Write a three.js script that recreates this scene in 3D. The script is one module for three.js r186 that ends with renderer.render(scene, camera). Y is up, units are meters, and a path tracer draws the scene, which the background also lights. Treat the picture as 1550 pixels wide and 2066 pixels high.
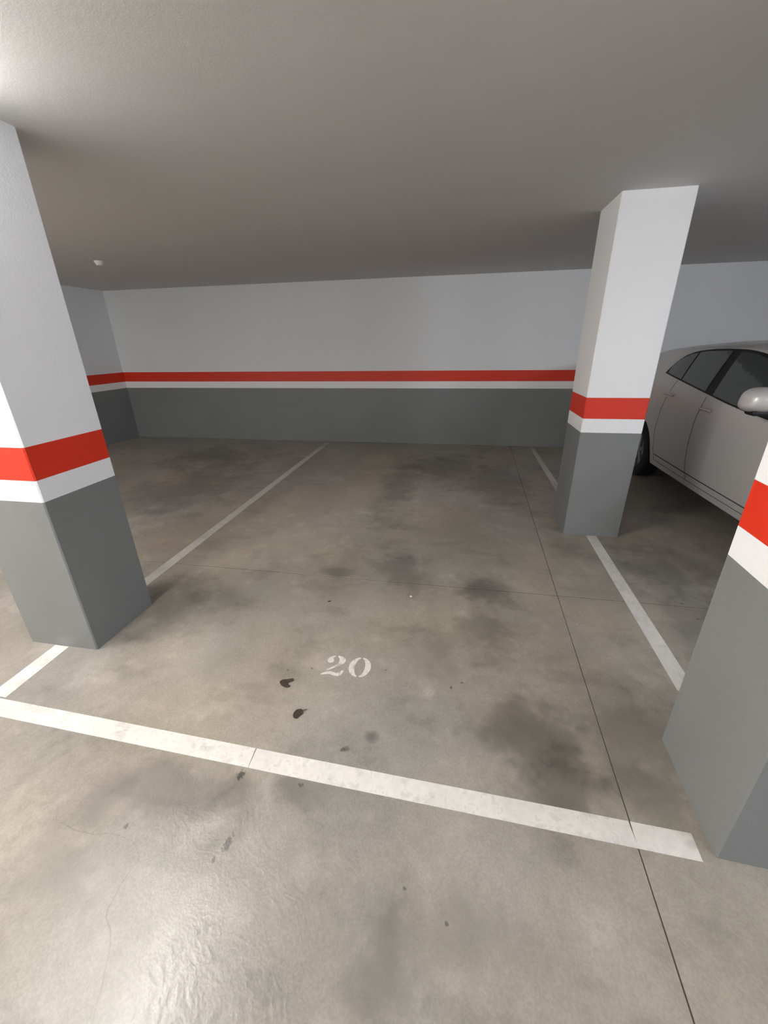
import * as THREE from 'three';
import { mergeGeometries, mergeVertices, toCreasedNormals } from 'three/addons/utils/BufferGeometryUtils.js';
import { RoundedBoxGeometry } from 'three/addons/geometries/RoundedBoxGeometry.js';
import { RectAreaLightUniformsLib } from 'three/addons/lights/RectAreaLightUniformsLib.js';
import { TessellateModifier } from 'three/addons/modifiers/TessellateModifier.js';
import { Brush, Evaluator, SUBTRACTION } from 'three-bvh-csg';

// ---------------------------------------------------------------- camera, light, exposure
const scene = new THREE.Scene();
scene.background = new THREE.Color(0x000000);
const camera = new THREE.PerspectiveCamera(103.58, 1550 / 2066, 0.05, 60);
camera.position.set(0.2161, 1.5413, 6.5565);
camera.up.set(-0.05434692, 0.92189418, -0.38361117);
camera.lookAt(0.2161 - 0.17039196, 1.5413 - 0.38710637, 6.5565 - 0.90615409);

const renderer = new THREE.WebGLRenderer({ antialias: true });
renderer.toneMapping = THREE.LinearToneMapping;
renderer.toneMappingExposure = 1.28;
renderer.shadowMap.enabled = true;
RectAreaLightUniformsLib.init();

// ceiling luminaires: [x, z centre, length, colour, luminance, label]
const LUMINAIRES = [                                          // ..., luminance of the lower face and of the side faces
  [-1.71, 5.72, 1.16, 0xfffcf8, 54, 138, 'ceiling tube light over the aisle in front of the left pillar'],
  [-4.4, 6.55, 1.16, 0xfff8f0, 180, 190, 'ceiling tube light far along the aisle to the left'],
  [6.3, 6.0, 1.16, 0xeaf2ff, 110, 110, 'ceiling tube light beyond the nose of the parked car'],
  [5.2, 8.0, 1.16, 0xeaf2ff, 205, 205, 'ceiling tube light far along the aisle to the right'],
  [-1.71, 9.6, 1.16, 0xfffcf8, 70, 75, 'ceiling tube light across the aisle behind the viewer, left one'],
  [3.3, 9.3, 1.16, 0xeaf2ff, 95, 95, 'ceiling tube light across the aisle behind the viewer, right one'],
];
const CEIL = 2.4;

// ---------------------------------------------------------------- helpers
let seed = 7;
const rnd = () => { seed = (seed * 1664525 + 1013904223) >>> 0; return seed / 4294967296; };
function hash(x, y, s) {
  let h = Math.imul(x, 374761393) ^ Math.imul(y, 668265263) ^ Math.imul(s, 1442695041);
  h = Math.imul(h ^ (h >>> 13), 1274126177); h ^= h >>> 16;
  return (h >>> 0) / 4294967296;
}
function vn(x, y, s) {
  const xi = Math.floor(x), yi = Math.floor(y); let u = x - xi, v = y - yi;
  u = u * u * (3 - 2 * u); v = v * v * (3 - 2 * v);
  const a = hash(xi, yi, s), b = hash(xi + 1, yi, s), c = hash(xi, yi + 1, s), d = hash(xi + 1, yi + 1, s);
  return a + (b - a) * u + (c - a) * v + (a - b - c + d) * u * v;
}
function fbm(x, y, s, oct) {
  let t = 0, w = 0.5, n = 0;
  for (let i = 0; i < oct; i++) { t += vn(x, y, s + i * 17) * w; n += w; x = x * 2.03 + 3.1; y = y * 2.03 + 1.7; w *= 0.55; }
  return t / n;
}
const clamp = (x, a = 0, b = 1) => Math.min(b, Math.max(a, x));
const smooth = (a, b, x) => { const t = clamp((x - a) / (b - a)); return t * t * (3 - 2 * t); };
const lin = (s) => { s /= 255; return s <= 0.04045 ? s / 12.92 : ((s + 0.055) / 1.055) ** 2.4; };

function tex(w, h, fn, { srgb = true, wrap = THREE.RepeatWrapping } = {}) {
  const d = new Uint8Array(w * h * 4);
  for (let j = 0; j < h; j++) for (let i = 0; i < w; i++) {
    const c = fn((i + 0.5) / w, (j + 0.5) / h, i, j), k = (j * w + i) * 4;
    if (typeof c === 'number') { d[k] = d[k + 1] = d[k + 2] = clamp(c) * 255; } else { d[k] = clamp(c[0]) * 255; d[k + 1] = clamp(c[1]) * 255; d[k + 2] = clamp(c[2]) * 255; }
    d[k + 3] = 255;
  }
  const t = new THREE.DataTexture(d, w, h, THREE.RGBAFormat);
  t.magFilter = THREE.LinearFilter; t.minFilter = THREE.LinearMipmapLinearFilter; t.generateMipmaps = true;
  t.wrapS = t.wrapT = wrap; if (srgb) t.colorSpace = THREE.SRGBColorSpace; t.needsUpdate = true;
  return t;
}
const names = {};
function numbered(n) { names[n] = (names[n] ?? -1) + 1; return names[n] ? `${n}_${String(names[n]).padStart(3, '0')}` : n; }
function mesh(name, geo, mat, parent) {
  const m = new THREE.Mesh(geo, mat); m.name = name; m.castShadow = m.receiveShadow = true; parent.add(m); return m;
}
function thing(name, label, category, pos = [0, 0, 0], turn = 0, group) {
  const g = new THREE.Group(); g.name = numbered(name); g.position.set(...pos); g.rotation.y = turn;
  g.userData = { label, category }; if (group) g.userData.group = group; scene.add(g); return g;
}
function structure(name, label, category) {
  const g = new THREE.Group(); g.name = name; g.userData = { label, category, kind: 'structure' }; scene.add(g); return g;
}
// box between two corners, uv in metres on every face
function box(x0, y0, z0, x1, y1, z1) {
  const g = new THREE.BoxGeometry(x1 - x0, y1 - y0, z1 - z0); g.translate((x0 + x1) / 2, (y0 + y1) / 2, (z0 + z1) / 2);
  return metreUV(g);
}
function metreUV(g) {
  const p = g.attributes.position, n = g.attributes.normal, uv = new Float32Array(p.count * 2);
  for (let i = 0; i < p.count; i++) {
    const ax = Math.abs(n.getX(i)), ay = Math.abs(n.getY(i)), az = Math.abs(n.getZ(i));
    if (ay > ax && ay > az) { uv[2 * i] = p.getX(i); uv[2 * i + 1] = p.getZ(i); }
    else if (ax > az) { uv[2 * i] = p.getZ(i); uv[2 * i + 1] = p.getY(i); }
    else { uv[2 * i] = p.getX(i); uv[2 * i + 1] = p.getY(i); }
  }
  g.setAttribute('uv', new THREE.BufferAttribute(uv, 2)); return g;
}

// ---------------------------------------------------------------- materials
// rolled emulsion on plaster: fine orange-peel relief plus faint tonal patches
const peel = tex(512, 512, (u, v) => {
  const x = u * 64, y = v * 64; return 0.5 * fbm(x, y, 31, 3) + 0.5 * vn(u * 150, v * 150, 5);
}, { srgb: false, wrap: THREE.MirroredRepeatWrapping });
peel.repeat.set(1.6, 1.6);
const patch = (r, g, b, amt, s) => {
  const t = tex(512, 512, (u, v) => {
    const n = (fbm(u * 5, v * 5, s, 5) - 0.5) * 2 * amt + (vn(u * 210, v * 210, s + 3) - 0.5) * amt * 0.6, k = 1 + n;
    return [r / 255 * k, g / 255 * k, b / 255 * k];
  }, { wrap: THREE.MirroredRepeatWrapping });
  t.repeat.set(0.5, 0.5); return t;
};
const paint = (r, g, b, amt, s, rough, bump = 0.0007) => new THREE.MeshStandardMaterial({ map: patch(r, g, b, amt, s), bumpMap: peel, bumpScale: bump, roughness: rough });
const M = {
  white: paint(224, 228, 230, 0.012, 11, 0.62),
  pillarWhite: paint(238, 239, 240, 0.010, 13, 0.55),
  pillarGrey: paint(123, 125, 124, 0.03, 29, 0.5),
  grey: paint(120, 124, 124, 0.03, 23, 0.5),
  red: paint(211, 48, 20, 0.025, 37, 0.5),
  ceiling: paint(214, 213, 212, 0.006, 41, 0.85, 0.0002),
  band: paint(236, 237, 238, 0.015, 53, 0.55),
  subfloor: new THREE.MeshStandardMaterial({ color: 0x2d2a26, roughness: 0.95 }),
  plastic: new THREE.MeshStandardMaterial({ color: 0xe8e8e4, roughness: 0.45 }),
};

// concrete: cement tone with cloudy mottling, tyre grime, drips and scuffs at their places on the floor (world metres)
const GRIME = [ // x, z, rx, rz, strength, noise seed
  [0.40, 4.20, 0.20, 0.16, 0.30, 101], [0.42, 4.62, 0.14, 0.26, 0.18, 102], [0.17, 4.86, 0.09, 0.16, 0.10, 103],
  [0.58, 5.24, 0.20, 0.20, 0.25, 104], [0.66, 5.47, 0.16, 0.15, 0.26, 105], [0.98, 5.24, 0.20, 0.20, 0.14, 106],
  [0.95, 5.46, 0.14, 0.16, 0.12, 107], [-1.55, 4.62, 0.20, 0.30, 0.20, 109],
  [-0.62, 4.10, 0.12, 0.07, 0.22, 110], [-0.12, 4.02, 0.20, 0.26, 0.20, 111], [-0.45, 2.2, 0.22, 0.9, 0.20, 112],
  [0.05, 1.2, 0.5, 0.6, 0.22, 113], [0.72, 2.0, 0.35, 0.6, 0.18, 114], [-0.75, 5.72, 0.22, 0.10, 0.18, 115],
  [-0.52, 5.70, 0.09, 0.06, 0.16, 116], [-0.30, 5.64, 0.10, 0.05, 0.12, 117], [0.10, 6.05, 0.09, 0.12, 0.14, 118],
  [-0.08, 5.385, 0.03, 0.03, 0.24, 119], [-0.165, 5.45, 0.016, 0.012, 0.3, 120], [-1.25, 4.55, 0.26, 0.14, 0.16, 121],
  [-2.9, 2.6, 0.6, 0.9, 0.2, 122], [-3.4, 1.2, 0.9, 0.6, 0.2, 123], [1.75, 3.7, 0.35, 0.4, 0.22, 124], [1.85, 4.6, 0.4, 0.5, 0.2, 125],
  [-1.02, 5.78, 0.08, 0.10, 0.12, 126], [-0.95, 6.0, 0.16, 0.1, 0.1, 127], [0.3, 5.95, 0.25, 0.1, 0.1, 128],
];
const SPOTS = [[-0.545, 5.628, 0.014, 0.02], [-0.475, 5.557, 0.008, 0.012], [-0.30, 5.625, 0.011, 0.007], [-0.58, 5.08, 0.007, 0.006], [-0.46, 5.05, 0.006, 0.006],
  [-0.18, 5.46, 0.012, 0.01], [-0.49, 5.9, 0.006, 0.008], [-0.85, 5.86, 0.008, 0.012], [-0.47, 5.85, 0.012, 0.03], [0.25, 5.06, 0.006, 0.01], [0.3, 5.02, 0.008, 0.006],
  [0.13, 5.87, 0.007, 0.007], [0.26, 5.93, 0.006, 0.006], [1.66, 4.15, 0.012, 0.008], [1.68, 4.3, 0.01, 0.008], [-0.08, 5.0, 0.005, 0.005]];
function concrete(x, z) {
  const big = fbm(x * 0.9 + 7, z * 0.9 + 3, 61, 4) - 0.5, mid = fbm(x * 3.4, z * 3.4, 67, 5) - 0.5, fine = fbm(x * 26, z * 26, 71, 3) - 0.5, grit = vn(x * 210, z * 210, 77) - 0.5;
  let k = 1 + big * 0.16 + mid * 0.20 + fine * 0.08 + grit * 0.10, warm = fbm(x * 1.3 + 20, z * 1.3, 83, 3) - 0.5;
  // darker trowel swirls
  const sw = fbm(x * 5 + 2.2 * fbm(x * 2, z * 2, 91, 2), z * 9, 93, 4); k -= 0.08 * smooth(0.56, 0.8, sw);
  const pale = fbm(x * 6 + 9, z * 6, 97, 4); k += 0.07 * smooth(0.6, 0.8, pale);
  for (const [gx, gz, rx, rz, st, s] of GRIME) {
    const dx = (x - gx) / rx, dz = (z - gz) / rz, d2 = dx * dx + dz * dz; if (d2 > 4) continue;
    const edge = fbm(x * 7 + s, z * 7, s, 4) * 1.6 + fbm(x * 30, z * 30, s + 1, 2) * 0.5;
    k *= 1 - st * smooth(1.5, 0.25, Math.sqrt(d2) + edge - 1.0) * (0.75 + 0.5 * fine + 0.4 * grit + 0.25);
  }
  for (const [gx, gz, rx, rz] of SPOTS) {
    const dx = (x - gx) / rx, dz = (z - gz) / rz, d = Math.hypot(dx, dz); if (d > 2) continue;
    k *= 1 - (rx > 0.0125 ? 0.5 : 0.32) * smooth(1.15, 0.6, d + (vn(x * 160, z * 160, 133) - 0.5) * 0.9);
  }
  // hairline cracks: thin level sets of a warped field, only here and there
  const c1 = Math.abs(fbm(x * 1.7 + 4, z * 1.7 + 9, 141, 4) - 0.5), cm = smooth(1.3, 0.7, Math.hypot((x + 0.75) / 0.45, (z - 6.0) / 0.3));
  k *= 1 - 0.15 * cm * smooth(0.0022, 0.0006, c1);
  k = Math.max(0.2, k);
  return [k * (0.574 + warm * 0.035), k * (0.549 + warm * 0.01), k * (0.510 - warm * 0.035)];
}
function floorMat(x0, z0, w, h, pw, ph) {
  const map = tex(pw, ph, (u, v) => concrete(x0 + u * w, z0 + v * h), { wrap: THREE.MirroredRepeatWrapping });
  map.repeat.set(1 / w, 1 / h); map.offset.set(-x0 / w, -z0 / h);
  return new THREE.MeshStandardMaterial({ map, bumpMap: trowel, bumpScale: 0.0017, roughnessMap: rub, roughness: 1.0 });
}
// float and trowel relief: short warped ridges, shallow dips and pores
const trowel = tex(1024, 1024, (u, v) => {
  const x = u * 1.6, z = v * 1.6;
  const wx = x + 0.16 * (fbm(x * 5, z * 5, 201, 3) - 0.5), wz = z + 0.16 * (fbm(x * 5, z * 5, 207, 3) - 0.5);
  const a = wx * 0.72 + wz * 0.69, b = -wx * 0.69 + wz * 0.72;
  const ridge = 1 - Math.abs(2 * fbm(a * 20, b * 34, 211, 3) - 1), ridge2 = 1 - Math.abs(2 * fbm(a * 52 + 5, b * 40, 223, 2) - 1);
  const where = smooth(0.42, 0.66, fbm(x * 3 + 8, z * 3, 233, 3));
  return (0.10 + 0.16 * where) * ridge ** 2 + (0.03 + 0.03 * where) * ridge2 + 0.46 * fbm(x * 7, z * 7, 227, 4) + 0.10 * vn(x * 300, z * 300, 229);
}, { srgb: false, wrap: THREE.MirroredRepeatWrapping });
trowel.repeat.set(1 / 1.6, 1 / 1.6);
const rub = tex(1024, 1024, (u, v) => {
  const x = u * 3.2, z = v * 3.2; return 0.34 + 0.16 * (fbm(x * 3, z * 3, 241, 5) - 0.5) + 0.02 * (vn(x * 120, z * 120, 247) - 0.5);
}, { srgb: false, wrap: THREE.MirroredRepeatWrapping });
rub.repeat.set(1 / 3.2, 1 / 3.2);
M.floorNear = floorMat(-2.6, 4.18, 4.8, 2.4, 2048, 1024);
M.floorFar = floorMat(-5.8, 0, 9.2, 4.2, 2048, 1024);
// road paint, thin and rubbed: pale paint with grey scuffs and pin-holes to the concrete
function roadPaint(s, base, wear, rep) {
  const t = tex(1024, 1024, (u, v) => {
    const x = u * 2, z = v * 2, n = fbm(x * 4, z * 4, s, 4), f = vn(x * 70, z * 70, s + 1), g = fbm(x * 22, z * 22, s + 2, 4);
    let k = base + (n - 0.5) * 0.14 + (f - 0.5) * 0.05;
    const m = clamp(wear * (smooth(0.56, 0.74, g) * 0.55 + smooth(0.75, 0.9, f) * 0.5));
    k = k * (1 - m) + 0.55 * m;
    return [k * 1.0, k * 0.985, k * 0.955];
  }, { wrap: THREE.MirroredRepeatWrapping });
  t.repeat.set(rep, rep);
  return new THREE.MeshStandardMaterial({ map: t, roughness: 0.55, bumpMap: trowel, bumpScale: 0.001 });
}
M.linePaint = roadPaint(301, 0.83, 0.4, 0.5);
M.sidePaint = roadPaint(311, 0.79, 0.3, 0.5);
M.wornPaint = roadPaint(317, 0.735, 0.3, 0.5);
M.digitPaint = roadPaint(331, 0.82, 1.0, 0.5);

// ---------------------------------------------------------------- room shell
const X0 = -5.648, X1 = 9.6, Z0 = 0, Z1 = 11.2, T = 0.2;
const WB = 0.874, RB = 0.980, RT = 1.136;                    // top of the grey, bottom of the red, top of the red
// floor: screed slabs parted by saw cuts, each a slab of its own on the sub-base
const floor = structure('floor', 'worn beige-grey concrete garage floor with saw-cut joints', 'floor');
mesh('sub_base', box(X0 - T, -0.3, Z0 - T, X1 + T, -0.03, Z1 + T), M.subfloor, floor);
const jx = (z) => 0.95 - 0.029 * (z - 2.89), JZ = 4.18, JW = 0.002, KW = 0.0022;
function slab(pts, mat) {                                     // pts in x, z
  const sh = new THREE.Shape(pts.map(([x, z]) => new THREE.Vector2(x, -z)));
  const g = new THREE.ExtrudeGeometry(sh, { depth: 0.034, bevelEnabled: true, bevelThickness: 0.0008, bevelSize: 0.0008, bevelOffset: -0.0008, bevelSegments: 1 });
  g.rotateX(-Math.PI / 2); g.translate(0, -0.0348, 0); metreUV(g);
  mesh('floor_slab', g, mat, floor);
}
slab([[X0 - T, Z0 - T], [jx(Z0 - T) - JW, Z0 - T], [jx(JZ) - JW, JZ - KW], [X0 - T, JZ - KW]], M.floorFar);
slab([[jx(Z0 - T) + JW, Z0 - T], [X1 + T, Z0 - T], [X1 + T, JZ - KW], [jx(JZ) + JW, JZ - KW]], M.floorFar);
slab([[X0 - T, JZ + KW], [jx(JZ) - JW, JZ + KW], [jx(Z1) - JW, Z1 + T], [X0 - T, Z1 + T]], M.floorNear);
slab([[jx(JZ) + JW, JZ + KW], [X1 + T, JZ + KW], [X1 + T, Z1 + T], [jx(Z1) + JW, Z1 + T]], M.floorNear);

// dirt-filled saw cuts
const filler = new THREE.MeshStandardMaterial({ color: 0x453f38, roughness: 0.95 });
function cut(pts) {
  const g = new THREE.ExtrudeGeometry(new THREE.Shape(pts.map(([x, z]) => new THREE.Vector2(x, -z))), { depth: 0.02, bevelEnabled: false });
  g.rotateX(-Math.PI / 2); g.translate(0, -0.0206, 0); mesh('joint_filler', g, filler, floor);
}
cut([[jx(Z0) - JW, Z0], [jx(Z0) + JW, Z0], [jx(Z1) + JW, Z1], [jx(Z1) - JW, Z1]]);
cut([[X0, JZ - KW], [jx(JZ) - JW, JZ - KW], [jx(JZ) - JW, JZ + KW], [X0, JZ + KW]]);
cut([[jx(JZ) + JW, JZ - KW], [X1, JZ - KW], [X1, JZ + KW], [jx(JZ) + JW, JZ + KW]]);

const ceiling = structure('ceiling', 'flat pale grey painted garage ceiling', 'ceiling');
mesh('ceiling_slab', box(X0 - T, CEIL, Z0 - T, X1 + T, CEIL + 0.25, Z1 + T), M.ceiling, ceiling);

function bandedWall(name, label, x0, z0, x1, z1) {
  const g = structure(name, label, 'wall');
  mesh('grey_dado', box(x0, 0, z0, x1, WB, z1), M.grey, g);
  mesh('white_band', box(x0, WB, z0, x1, RB, z1), M.band, g);
  mesh('red_band', box(x0, RB, z0, x1, RT, z1), M.red, g);
  mesh('upper_wall', box(x0, RT, z0, x1, CEIL, z1), M.white, g);
}
bandedWall('wall_back', 'white rear wall with red and white stripes over a grey dado', X0 - T, Z0 - T, X1 + T, Z0);
bandedWall('wall_left', 'far left side wall with red stripe over a grey dado', X0 - T, Z0, X0, Z1);
bandedWall('wall_right', 'side wall beyond the parked car with red stripe', X1, Z0, X1 + T, Z1);
bandedWall('wall_front', 'wall across the aisle behind the viewer with red stripe', X0 - T, Z1, X1 + T, Z1 + T);

// ---------------------------------------------------------------- pillars
function pillarSegment(w, d, y0, y1) {                        // square shaft with small chamfers on the upright edges
  const c = 0.006, a = w / 2, b = d / 2;
  const s = new THREE.Shape([[-a + c, -b], [a - c, -b], [a, -b + c], [a, b - c], [a - c, b], [-a + c, b], [-a, b - c], [-a, -b + c]].map((p) => new THREE.Vector2(...p)));
  const g = new THREE.ExtrudeGeometry(s, { depth: y1 - y0, bevelEnabled: false }); g.rotateX(-Math.PI / 2); g.translate(0, y0, 0);
  return metreUV(g);
}
function pillar(label, cx, cz, w, d, turn = 0) {
  const p = thing('pillar', label, 'pillar', [cx, 0, cz], turn);
  mesh('grey_base', pillarSegment(w, d, 0, WB), M.pillarGrey, p);
  mesh('white_band', pillarSegment(w, d, WB, RB), M.band, p);
  mesh('red_band', pillarSegment(w, d, RB, RT), M.red, p);
  mesh('white_shaft', pillarSegment(w, d, RT, CEIL), M.pillarWhite, p);
}
pillar('square pillar left of the numbered bay, brightly lit on its aisle side', -1.899, 4.894, 0.435, 0.435);
pillar('square pillar further back, between the numbered bay and the parked car', 1.371, 2.987, 0.436, 0.444);
pillar('nearest square pillar at the right picture edge, end of the front line', 1.33, 5.412, 0.436, 0.436, -0.045);

// ---------------------------------------------------------------- floor markings
function strip(pts, mat, parent, h = 0.0012) {
  const s = new THREE.Shape(pts.map(([x, z]) => new THREE.Vector2(x, -z)));
  const g = new THREE.ExtrudeGeometry(s, { depth: h, bevelEnabled: false }); g.rotateX(-Math.PI / 2); g.translate(0, 0.0002, 0); metreUV(g);
  mesh('paint_strip', g, mat, parent);
}
const lineL = thing('painted_line', 'white bay line running past the left pillar to the rear wall', 'floor line');
strip([[-1.985, 0.12], [-1.905, 0.12], [-1.868, 4.672], [-1.952, 4.672]], M.wornPaint, lineL);
strip([[-1.952, 5.116], [-1.864, 5.116], [-1.852, 5.468], [-1.948, 5.466]], M.linePaint, lineL);
const lineR = thing('painted_line', 'white bay line between the two right-hand pillars', 'floor line');
strip([[1.335, 3.215], [1.415, 3.215], [1.392, 4.80], [1.35, 4.95], [1.305, 4.90]], M.sidePaint, lineR);
strip([[1.325, 0.12], [1.385, 0.12], [1.395, 2.76], [1.315, 2.76]], M.wornPaint, lineR);
const lineF = thing('painted_line', 'wide white line across the front of the numbered bay', 'floor line');
const fz = (x) => 5.476 + (x + 1.89) * 0.0275;
const frontPiece = (a, b, sk = 0) => strip([[a, fz(a)], [b, fz(b)], [b + sk, fz(b) + 0.083], [a + sk, fz(a) + 0.083]], M.linePaint, lineF);
frontPiece(-5.3, -0.5385, 0.008); frontPiece(-0.533, jx(5.6) - 0.003, 0.004); frontPiece(jx(5.6) + 0.003, 1.062, -0.004);

// stencilled number 20
const num = thing('painted_number', 'white stencilled number 20 painted on the bay floor', 'floor number', [-0.283, 0, 5.005], 0.05);
function stencil(parts, ox, s, name) {
  const g = mergeGeometries(parts.map((p) => new THREE.ExtrudeGeometry(new THREE.Shape(p.map(([x, y]) => new THREE.Vector2(x * s * 1.12 + ox, (y - 0.5) * s))), { depth: 0.001, bevelEnabled: false, curveSegments: 4 })));
  g.rotateX(-Math.PI / 2); g.translate(0, 0.0003, 0); mesh(name, metreUV(g), M.digitPaint, num);
}
function curve(pts, n = 40) { return new THREE.CatmullRomCurve3(pts.map(([x, y]) => new THREE.Vector3(x, y, 0)), true, 'centripetal').getPoints(n).slice(0, -1).map((p) => [p.x, p.y]); }
const two = [
  curve([[-0.05, 0.985], [-0.18, 0.94], [-0.29, 0.82], [-0.3, 0.68], [-0.2, 0.6], [-0.09, 0.66], [-0.1, 0.78], [-0.12, 0.87]]),
  curve([[0.0, 0.99], [0.18, 0.95], [0.31, 0.82], [0.3, 0.66], [0.18, 0.5], [-0.02, 0.35], [-0.18, 0.24], [-0.24, 0.22], [-0.12, 0.36], [0.03, 0.52], [0.1, 0.68], [0.08, 0.84]]),
  curve([[-0.38, 0.0], [-0.26, 0.12], [-0.1, 0.18], [0.05, 0.13], [0.18, 0.12], [0.29, 0.26], [0.34, 0.24], [0.3, 0.07], [0.2, -0.02], [0.06, -0.01], [-0.1, 0.05], [-0.25, 0.01]]),
];
const cres = (sgn) => { const o = []; for (let i = 0; i <= 20; i++) { const a = -1.42 + 2.84 * i / 20; o.push([sgn * 0.37 * Math.cos(a), 0.5 + 0.5 * Math.sin(a)]); } for (let i = 20; i >= 0; i--) { const a = -1.42 + 2.84 * i / 20; o.push([sgn * 0.17 * Math.cos(a), 0.5 + 0.44 * Math.sin(a)]); } return o; };
stencil(two, -0.065, 0.138, 'digit_two');
stencil([cres(-1), cres(1)], 0.066, 0.138, 'digit_zero');

// ---------------------------------------------------------------- litter
const leafMat = new THREE.MeshStandardMaterial({ color: 0x33261f, roughness: 0.85 });
function leaf(label, x, z, outline, stem, turn, size = 1) {
  const t = thing('dried_leaf', label, 'leaf', [x, 0.0005, z], turn, 'dark scraps on the bay floor'); t.scale.setScalar(size);
  const s = new THREE.Shape(outline.map(([a, b]) => new THREE.Vector2(a, b)));
  const g = new THREE.ExtrudeGeometry(s, { depth: 0.0012, bevelEnabled: true, bevelThickness: 0.0006, bevelSize: 0.0008, bevelSegments: 1, steps: 1 });
  g.rotateX(-Math.PI / 2); g.translate(0, 0.0008, 0);
  const p = g.attributes.position; for (let i = 0; i < p.count; i++) { const px = p.getX(i), pz = p.getZ(i); p.setY(i, p.getY(i) + 5 * (px * px + pz * pz) * 0.9); }
  g.computeVertexNormals(); mesh('leaf_blade', g, leafMat, t);
  if (stem) { const c = new THREE.CatmullRomCurve3(stem.map((v) => new THREE.Vector3(...v))); mesh('leaf_stem', new THREE.TubeGeometry(c, 10, 0.0016, 6), leafMat, t); }
}
leaf('notched dark brown scrap of leaf nearest the number 20', -0.552, 5.165, curve([[-0.032, 0.0], [-0.018, 0.018], [0.004, 0.022], [0.026, 0.028], [0.028, 0.018], [0.012, 0.008], [0.012, -0.006], [0.026, -0.016], [0.014, -0.026], [-0.012, -0.02]]), null, 0);
leaf('dark brown leaf scrap with a stem, nearest the front line', -0.425, 5.325, curve([[-0.026, -0.002], [-0.018, 0.02], [0.002, 0.028], [0.016, 0.022], [0.02, 0.004], [0.008, -0.016], [0.0, -0.03], [-0.016, -0.028]]), [[0.012, 0.003, -0.02], [0.024, 0.005, -0.027], [0.036, 0.004, -0.034]], 0, 0.85);
leaf('tiny dark fleck on the floor beyond the number 20', -0.548, 4.475, curve([[-0.010, 0.0], [0.0, 0.006], [0.012, 0.002], [0.004, -0.004]]), null, 0.3);
const crumb = thing('paper_crumb', 'tiny white crumb of paper near the cross joint', 'paper', [-0.03, 0, 4.345]);
{ const g = new THREE.IcosahedronGeometry(0.0075, 1), p = g.attributes.position; for (let i = 0; i < p.count; i++) { const k = 0.75 + 0.5 * hash(Math.round(p.getX(i) * 1e5), Math.round(p.getY(i) * 1e5 + p.getZ(i) * 3e5), 3); p.setXYZ(i, p.getX(i) * k, p.getY(i) * k * 0.7, p.getZ(i) * k); } g.computeBoundingBox(); g.translate(0, -g.boundingBox.min.y + 0.0005, 0); g.computeVertexNormals(); mesh('crumb', g, M.plastic, crumb); }

// ---------------------------------------------------------------- ceiling fittings
for (const [x, z, len, col, I, side, label] of LUMINAIRES) {
  const t = thing('tube_light', label, 'light', [x, CEIL, z]);
  const w = 0.10, hBase = 0.025, hDiff = 0.062;
  mesh('housing', new RoundedBoxGeometry(w + 0.012, hBase, len + 0.03, 2, 0.004).translate(0, -hBase / 2, 0), M.plastic, t);
  const glow = new THREE.MeshStandardMaterial({ color: 0xf4f4f0, roughness: 0.4, emissive: col, emissiveIntensity: 4 });
  mesh('diffuser', new RoundedBoxGeometry(w, hDiff, len, 3, 0.014).translate(0, -hBase - hDiff / 2, 0), glow, t);
  for (const s of [-1, 1]) mesh('end_cap', new RoundedBoxGeometry(w * 0.6, 0.03, 0.012, 2, 0.003).translate(0, -hBase - 0.02, s * (len / 2 + 0.004)), M.plastic, t);
  const yc = -hBase - hDiff / 2, e = 0.004;
  const face = (ww, hh, p, to, lum = side) => { const l = new THREE.RectAreaLight(col, lum, ww, hh); l.position.set(...p); t.add(l); l.lookAt(new THREE.Vector3(x + p[0] + to[0], CEIL + p[1] + to[1], z + p[2] + to[2])); l.name = 'tube_light_glow'; };
  face(w, len, [0, -hBase - hDiff - e, 0], [0, -1, 0], I);
  face(len, hDiff, [w / 2 + e, yc, 0], [1, 0, 0]); face(len, hDiff, [-w / 2 - e, yc, 0], [-1, 0, 0]);
  face(w, hDiff, [0, yc, -len / 2 - 0.014], [0, 0, -1]); face(w, hDiff, [0, yc, len / 2 + 0.014], [0, 0, 1]);
}
const det = thing('ceiling_detector', 'small round white fitting on the ceiling behind the left pillar', 'detector', [-3.69, CEIL, 2.14]);
mesh('detector_body', new THREE.LatheGeometry([[0, -0.042], [0.022, -0.042], [0.032, -0.036], [0.036, -0.02], [0.044, -0.014], [0.046, 0]].map((p) => new THREE.Vector2(...p)), 28), M.plastic, det);

// ---------------------------------------------------------------- parked car (tail to the rear wall, nose to the aisle)
const car = thing('parked_car', 'silver hatchback parked in the next bay, behind the pillars', 'car', [3.2, 0, 0.45]);
// local: z = length from the tail, x = across, seen side at -x
const interp = (tab, s) => { if (s <= tab[0][0]) return tab[0][1]; for (let i = 1; i < tab.length; i++) if (s <= tab[i][0]) { const [a, b] = tab[i - 1], [c, d] = tab[i]; return b + (d - b) * (s - a) / (c - a); } return tab[tab.length - 1][1]; };
const sm = (tab, s, r = 0.05) => (interp(tab, s - r) + 2 * interp(tab, s) + interp(tab, s + r)) / 4;
const PLAN = [[0, 0.80], [0.06, 0.88], [0.2, 0.935], [0.6, 0.975], [1.2, 0.998], [2.2, 1.0], [3.2, 0.99], [3.7, 0.965], [4.0, 0.91], [4.12, 0.84], [4.2, 0.7]];
const SECT = [[0.18, 0.80], [0.24, 0.84], [0.34, 0.862], [0.37, 0.862], [0.40, 0.872], [0.65, 0.885], [0.85, 0.88], [0.95, 0.868], [1.05, 0.848], [1.12, 0.824], [1.2, 0.79], [1.3, 0.745], [1.4, 0.695], [1.48, 0.65], [1.55, 0.6]];
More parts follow.
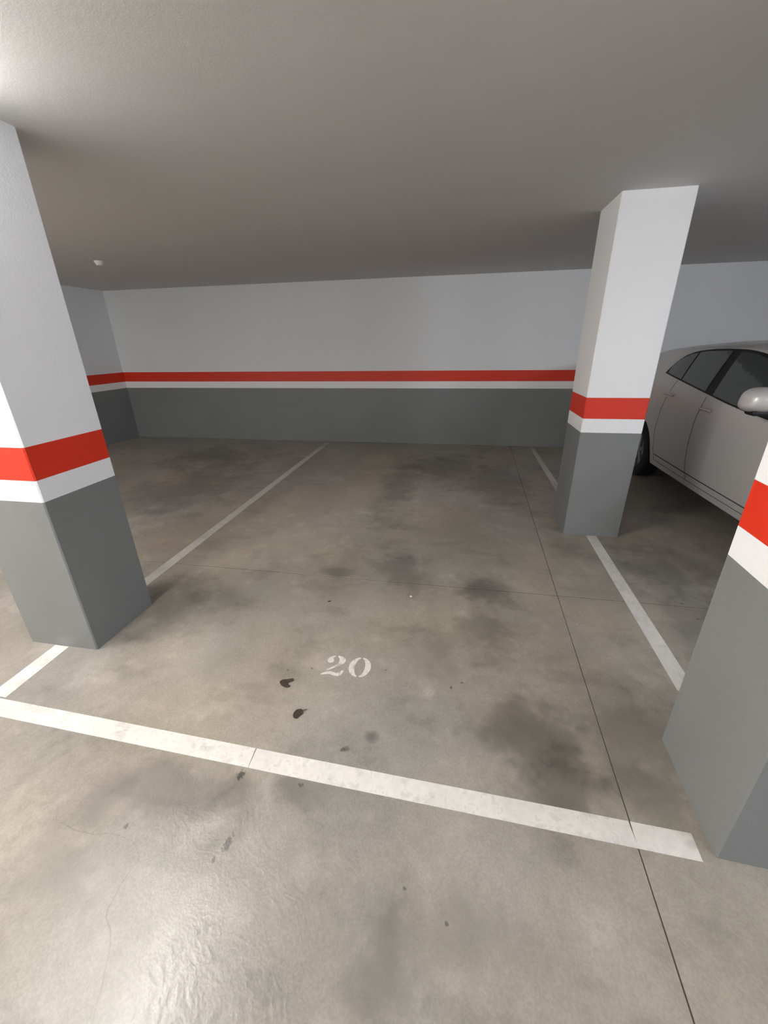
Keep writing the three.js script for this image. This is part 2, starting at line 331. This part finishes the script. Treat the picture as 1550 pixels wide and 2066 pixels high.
const TOP = [[0, 0.60], [0.03, 0.74], [0.06, 0.92], [0.12, 1.04], [0.2, 1.20], [0.27, 1.36], [0.34, 1.40], [0.6, 1.44], [1.0, 1.475], [1.6, 1.508], [2.1, 1.512], [2.4, 1.49], [2.62, 1.43], [3.18, 1.02], [3.3, 0.985], [3.7, 0.915], [3.98, 0.82], [4.12, 0.70], [4.2, 0.52]];
const BOT = [[0, 0.36], [0.1, 0.27], [0.5, 0.23], [3.8, 0.22], [4.1, 0.24], [4.2, 0.34]];
const sideW = (s, y) => sm(PLAN, s, 0.03) * sm(SECT, y, 0.025);
const stations = []; for (let i = 0; i <= 84; i++) stations.push(4.2 * i / 84);
stations.push(0.03, 0.09, 4.18); stations.sort((a, b) => a - b);
const NS = 22, NR = 7;
function section(s) {
  const yt = sm(TOP, s, 0.03), yb = interp(BOT, s), r = Math.min(0.075, (yt - yb) * 0.3), ye = yt - r, half = [];
  half.push([0, yb]); half.push([sideW(s, yb) * 0.5, yb]); half.push([sideW(s, yb) - 0.03, yb]);
  for (let i = 0; i <= NS; i++) { const y = yb + 0.02 + (ye - yb - 0.02) * i / NS; half.push([sideW(s, y), y]); }
  const we = sideW(s, ye);
  for (let i = 1; i <= NR; i++) { const a = Math.PI / 2 * i / NR; half.push([we * Math.cos(a) ** 0.42 , ye + r * Math.sin(a) ** 1.0]); }
  half[half.length - 1][0] = 0;
  return half;
}
function bodyGeometry() {
  const rings = stations.map((s) => { const h = section(s), ring = h.map(([x, y]) => [-x, y, s]); for (let i = h.length - 2; i > 0; i--) ring.push([h[i][0], h[i][1], s]); return ring; });
  const n = rings[0].length, pos = [], idx = [];
  rings.forEach((r) => r.forEach((p) => pos.push(...p)));
  for (let k = 0; k < rings.length - 1; k++) for (let i = 0; i < n; i++) { const a = k * n + i, b = k * n + (i + 1) % n, c = a + n, d = b + n; idx.push(a, c, b, b, c, d); }
  for (const [k, flip] of [[0, 0], [rings.length - 1, 1]]) {
    const c = pos.length / 3; let y = 0; rings[k].forEach((p) => y += p[1]); pos.push(0, y / n, rings[k][0][2]);
    for (let i = 0; i < n; i++) { const a = k * n + i, b = k * n + (i + 1) % n; flip ? idx.push(c, b, a) : idx.push(c, a, b); }
  }
  const g = new THREE.BufferGeometry(); g.setAttribute('position', new THREE.Float32BufferAttribute(pos, 3)); g.setIndex(idx); g.computeVertexNormals();
  g.setAttribute('uv', new THREE.Float32BufferAttribute(new Float32Array(pos.length / 3 * 2), 2));
  // outward check
  const nrm = g.attributes.normal; const mid = Math.floor(rings.length / 2) * n + 14; if (nrm.getX(mid) * pos[mid * 3] < 0) { for (let i = 0; i < idx.length; i += 3) { const t = idx[i]; idx[i] = idx[i + 1]; idx[i + 1] = t; } g.setIndex(idx); g.computeVertexNormals(); }
  return g;
}
const CM = {
  silver: new THREE.MeshPhysicalMaterial({ color: 0xc6c5c3, metalness: 0.2, roughness: 0.42, clearcoat: 0.6, clearcoatRoughness: 0.18 }),
  glass: new THREE.MeshPhysicalMaterial({ color: 0x2b3532, metalness: 0, roughness: 0.08, specularIntensity: 1, clearcoat: 0.5, clearcoatRoughness: 0.05 }),
  seal: new THREE.MeshStandardMaterial({ color: 0x0c0d0d, roughness: 0.6 }),
  gap: new THREE.MeshStandardMaterial({ color: 0x3c3b3a, roughness: 0.9 }),
  trim: new THREE.MeshStandardMaterial({ color: 0x171819, roughness: 0.55 }),
  rubber: new THREE.MeshStandardMaterial({ color: 0x121212, roughness: 0.9 }),
  alloy: new THREE.MeshStandardMaterial({ color: 0x8d8f92, metalness: 0.8, roughness: 0.4 }),
  lamp: new THREE.MeshPhysicalMaterial({ color: 0x8a939a, roughness: 0.12, clearcoat: 1 }),
  tail: new THREE.MeshPhysicalMaterial({ color: 0x7a0f10, roughness: 0.15, clearcoat: 1 }),
  plate: new THREE.MeshStandardMaterial({ color: 0xdddddd, roughness: 0.5 }),
};
const WS = [0.87, 3.42], WY = 0.31, WR = 0.31, AR = 0.372;
{
  const ev = new Evaluator(); ev.attributes = ['position', 'normal', 'uv']; ev.useGroups = false;
  let b = new Brush(bodyGeometry()); b.updateMatrixWorld();
  for (const s of WS) for (const sx of [-1, 1]) {
    const c = new Brush(new THREE.CylinderGeometry(AR, AR, 0.5, 48)); c.rotation.z = Math.PI / 2; c.position.set(sx * 0.86, WY, s); c.updateMatrixWorld();
    b = ev.evaluate(b, c, SUBTRACTION); b.updateMatrixWorld();
  }
  let g = b.geometry; g.deleteAttribute('uv'); g.deleteAttribute('normal'); g = toCreasedNormals(mergeVertices(g, 1e-4), 0.5);
  mesh('body', g, CM.silver, car);
  for (const s of WS) for (const sx of [-1, 1]) {                // dark arch liners
    const l = new THREE.CylinderGeometry(AR - 0.004, AR - 0.004, 0.23, 40, 1, true); l.rotateZ(Math.PI / 2);
    const m = new THREE.MeshStandardMaterial({ color: 0x101010, roughness: 0.95, side: THREE.DoubleSide });
    const back = new THREE.CircleGeometry(AR - 0.004, 40); back.rotateY(Math.PI / 2); back.translate(sx > 0 ? -0.115 : 0.115, 0, 0);
    // keep only what lies above the underside of the body
    const keep = (gg) => { gg = gg.index ? gg.toNonIndexed() : gg; const p = gg.attributes.position.array, out = []; for (let i = 0; i < p.length; i += 9) if (Math.min(p[i + 1], p[i + 4], p[i + 7]) > -0.09) out.push(...p.slice(i, i + 9)); const q = new THREE.BufferGeometry(); q.setAttribute('position', new THREE.Float32BufferAttribute(out, 3)); q.computeVertexNormals(); return q; };
    const k = mergeGeometries([keep(l), keep(back)]); k.translate(sx * 0.735, WY, s); mesh('arch_liner', k, m, car);
  }
}
// panel on the flank: outline in (length, height), wrapped on the side surface and lifted
const tess = new TessellateModifier(0.07, 7);
function flank(outline, lift, sx, thick = 0.004) {
  const sh = new THREE.Shape(outline.map(([s, y]) => new THREE.Vector2(s, y)));
  const g0 = tess.modify(new THREE.ExtrudeGeometry(sh, { depth: thick, steps: 1, bevelEnabled: false })), p = g0.attributes.position;
  for (let i = 0; i < p.count; i++) { const s = p.getX(i), y = p.getY(i), d = p.getZ(i); p.setXYZ(i, sx * (sideW(s, y) + lift - thick + d), y, s); }
  g0.computeVertexNormals(); return g0;
}
const ribbon = (pts, w) => { const L = [], R = []; for (let i = 0; i < pts.length; i++) { const a = pts[Math.max(0, i - 1)], b = pts[Math.min(pts.length - 1, i + 1)], dx = b[0] - a[0], dy = b[1] - a[1], l = Math.hypot(dx, dy) || 1; L.push([pts[i][0] - dy / l * w / 2, pts[i][1] + dx / l * w / 2]); R.push([pts[i][0] + dy / l * w / 2, pts[i][1] - dx / l * w / 2]); } return L.concat(R.reverse()); };
const open = (pts, n = 16) => new THREE.CatmullRomCurve3(pts.map(([x, y]) => new THREE.Vector3(x, y, 0)), false, 'centripetal').getPoints(n).map((p) => [p.x, p.y]);
// side-window band: bottom edge rises to a point at the rear, top edge follows the roof
const beltPts = [[0.98, 1.19], [1.2, 1.165], [1.6, 1.12], [2.0, 1.075], [2.4, 1.03], [2.8, 1.0], [3.02, 0.99]];
const railPts = [[0.98, 1.19], [1.03, 1.265], [1.12, 1.345], [1.26, 1.40], [1.5, 1.432], [1.85, 1.445], [2.2, 1.432], [2.45, 1.385], [2.7, 1.255], [2.92, 1.09], [3.02, 0.99]];
const beltY = (s) => interp(beltPts, s), railY = (s) => interp(railPts, s);
function dlo(s0, s1, lean0, lean1, inset) {                     // window between two slightly leaning uprights
  const bot = [], top = [];
  for (let i = 0; i <= 14; i++) { const sb = s0 + (s1 - s0) * i / 14, st = s0 + lean0 + (s1 + lean1 - s0 - lean0) * i / 14; bot.push([sb, beltY(sb) + inset]); top.push([st, railY(st) - inset]); }
  return bot.concat(top.reverse());
}
for (const sx of [-1, 1]) {
  const frame = curve([...beltPts, ...railPts.slice(1, -1).reverse()], 90);
  mesh('window_frame', flank(open([...beltPts], 30).concat(open([...railPts].reverse(), 44).slice(1, -1)), 0.003, sx), CM.seal, car);
  mesh('quarter_window', flank(dlo(1.05, 1.40, -0.01, -0.03, 0.014), 0.0065, sx), CM.glass, car);
  mesh('rear_door_window', flank(dlo(1.425, 1.93, -0.03, -0.04, 0.014), 0.0065, sx), CM.glass, car);
  mesh('front_door_window', flank(dlo(2.07, 2.74, -0.06, -0.02, 0.014), 0.0065, sx), CM.glass, car);
  const doorF = mesh('front_door_seam', flank(ribbon(open([[1.99, 1.06], [1.975, 0.8], [1.99, 0.5], [2.03, 0.31]], 24), 0.0045), 0.0012, sx, 0.003), CM.gap, car);
  const doorR = mesh('rear_door_seam', flank(ribbon(open([[1.35, 1.14], [1.30, 0.95], [1.28, 0.78], [1.27, 0.62], [1.30, 0.45], [1.34, 0.31]], 30), 0.0045), 0.0012, sx, 0.003), CM.gap, car);
  mesh('front_door_seam', flank(ribbon(open([[3.0, 0.97], [3.02, 0.8], [2.98, 0.5], [2.94, 0.31]], 24), 0.0045), 0.0012, sx, 0.003), CM.gap, car);
  mesh('door_bottom_seam', flank(ribbon(open([[1.34, 0.31], [2.0, 0.305], [2.94, 0.305]], 24), 0.0045), 0.0012, sx, 0.003), CM.gap, car);
  mesh('sill_groove', flank(ribbon(open([[1.34, 0.372], [2.0, 0.366], [2.98, 0.362]], 30), 0.010), 0.0015, sx, 0.003), CM.gap, car);
  for (const [hs, hy] of [[2.09, 0.955], [1.36, 1.0]]) {           // door pulls
    const cup = flank(curve([[hs - 0.085, hy], [hs - 0.06, hy + 0.026], [hs + 0.06, hy + 0.024], [hs + 0.085, hy], [hs + 0.06, hy - 0.026], [hs - 0.06, hy - 0.026]], 36), 0.0016, sx, 0.003);
    const pull = mesh('door_handle', cup, CM.silver, car);
    const bar = new THREE.CapsuleGeometry(0.011, 0.15, 4, 10); bar.rotateX(Math.PI / 2); bar.scale(0.9, 1, 1); bar.translate(sx * (sideW(hs, hy) + 0.018), hy + 0.004, hs);
    mesh('pull_bar', bar, CM.silver, pull);
  }
  // lamps
  mesh('tail_lamp', flank(curve([[0.04, 0.86], [0.04, 1.02], [0.16, 1.06], [0.30, 1.02], [0.26, 0.9], [0.12, 0.84]], 40), 0.006, sx, 0.012), CM.tail, car);
  mesh('head_lamp', flank(curve([[3.66, 0.74], [3.7, 0.81], [3.9, 0.76], [4.1, 0.66], [4.14, 0.58], [4.02, 0.6]], 40), 0.006, sx, 0.012), CM.lamp, car);
  // door mirror: shaped cap, dark base and glass
  const mir = new THREE.Group(); mir.name = 'door_mirror'; car.add(mir); mir.position.set(sx * 0.985, 1.145, 2.90);
  const shell = new THREE.SphereGeometry(1, 32, 20), q = shell.attributes.position;
  for (let i = 0; i < q.count; i++) { let X = q.getX(i), Y = q.getY(i), Z = q.getZ(i); const e = (t, k) => Math.sign(t) * Math.abs(t) ** k; X = e(X, 0.75); Y = e(Y, 0.72); Z = Z < 0 ? Math.max(Z, -0.35) : Z; q.setXYZ(i, X * 0.115 * (1 - 0.12 * Y), Y * 0.082, Z * 0.115); }
  shell.computeVertexNormals(); mesh('mirror_shell', shell, CM.silver, mir);
  mesh('mirror_glass', new RoundedBoxGeometry(0.17, 0.115, 0.006, 2, 0.003).translate(0, 0, -0.043), CM.glass, mir);
  const low = new RoundedBoxGeometry(0.17, 0.05, 0.11, 3, 0.02).translate(sx * -0.02, -0.075, 0.02); mesh('mirror_base', low, CM.trim, mir);
  const arm = new RoundedBoxGeometry(0.13, 0.04, 0.07, 3, 0.015).translate(sx * -0.12, -0.085, 0.02); mesh('mirror_arm', arm, CM.trim, mir);
}
// screens wrapped on the upper surface
function screen(s0, s1, hw0, hw1, name, mat, lift) {
  const N = 14, K = 12, pos = [], idx = [];
  const topAt = (s, x) => { const yt = sm(TOP, s, 0.03), yb = interp(BOT, s), r = Math.min(0.075, (yt - yb) * 0.3), we = sideW(s, yt - r); const a = Math.acos(Math.min(1, Math.abs(x) / we) ** (1 / 0.42)); return yt - r + r * Math.sin(a); };
  for (let i = 0; i <= N; i++) for (let j = 0; j <= K; j++) { const s = s0 + (s1 - s0) * i / N, x = (hw0 + (hw1 - hw0) * i / N) * (2 * j / K - 1); pos.push(x, topAt(s, x) + lift, s + (s0 < 1 ? -lift : lift)); }
  for (let i = 0; i < N; i++) for (let j = 0; j < K; j++) { const a = i * (K + 1) + j, b = a + 1, c = a + K + 1, d = c + 1; idx.push(a, c, b, b, c, d); }
  const g = new THREE.BufferGeometry(); g.setAttribute('position', new THREE.Float32BufferAttribute(pos, 3)); g.setIndex(idx); g.computeVertexNormals();
  const m = mat.clone(); m.side = THREE.DoubleSide; mesh(name, g, m, car);
}
screen(2.66, 3.16, 0.60, 0.70, 'windscreen', CM.glass, 0.006);
screen(0.13, 0.255, 0.62, 0.56, 'rear_window', CM.glass, 0.008);
// grille, bumper intake and number plates
mesh('grille', new RoundedBoxGeometry(0.62, 0.09, 0.05, 3, 0.02).translate(0, 0.55, 4.185), CM.trim, car);
mesh('bumper_intake', new RoundedBoxGeometry(0.9, 0.09, 0.06, 3, 0.02).translate(0, 0.38, 4.175), CM.trim, car);
mesh('number_plate', new RoundedBoxGeometry(0.5, 0.11, 0.01, 2, 0.004).translate(0, 0.47, 4.222), CM.plate, car);
mesh('number_plate', new RoundedBoxGeometry(0.5, 0.11, 0.012, 2, 0.004).translate(0, 0.56, -0.006), CM.plate, car);
// wheels
for (const s of WS) for (const sx of [-1, 1]) {
  const w = new THREE.Group(); w.name = 'wheel'; car.add(w); w.position.set(sx * 0.775, WY, s);
  const prof = [[0.205, -0.09], [0.25, -0.1], [0.29, -0.098], [0.305, -0.085], [0.31, -0.06], [0.31, 0.06], [0.305, 0.085], [0.29, 0.098], [0.25, 0.1], [0.205, 0.09]].map((p) => new THREE.Vector2(...p));
  const tyre = new THREE.LatheGeometry(prof, 48); tyre.rotateZ(Math.PI / 2); mesh('tyre', tyre, CM.rubber, w);
  const rim = new THREE.LatheGeometry([[0.207, -0.09], [0.207, 0.09], [0.195, 0.085], [0.19, 0.02], [0.19, -0.06], [0.03, -0.06]].map((p) => new THREE.Vector2(...p)), 40); rim.rotateZ(sx > 0 ? -Math.PI / 2 : Math.PI / 2); const rm = CM.alloy.clone(); rm.side = THREE.DoubleSide; mesh('rim', rim, rm, w);
  for (let k = 0; k < 5; k++) { const sp = new RoundedBoxGeometry(0.03, 0.17, 0.05, 2, 0.008); sp.translate(sx * 0.055, 0.105, 0); sp.rotateX(k * Math.PI * 2 / 5); mesh('spoke', sp, CM.alloy, w); }
  const cap = new THREE.CylinderGeometry(0.035, 0.038, 0.03, 20); cap.rotateZ(Math.PI / 2); cap.translate(sx * 0.066, 0, 0); mesh('hub_cap', cap, CM.alloy, w);
}

renderer.render(scene, camera);
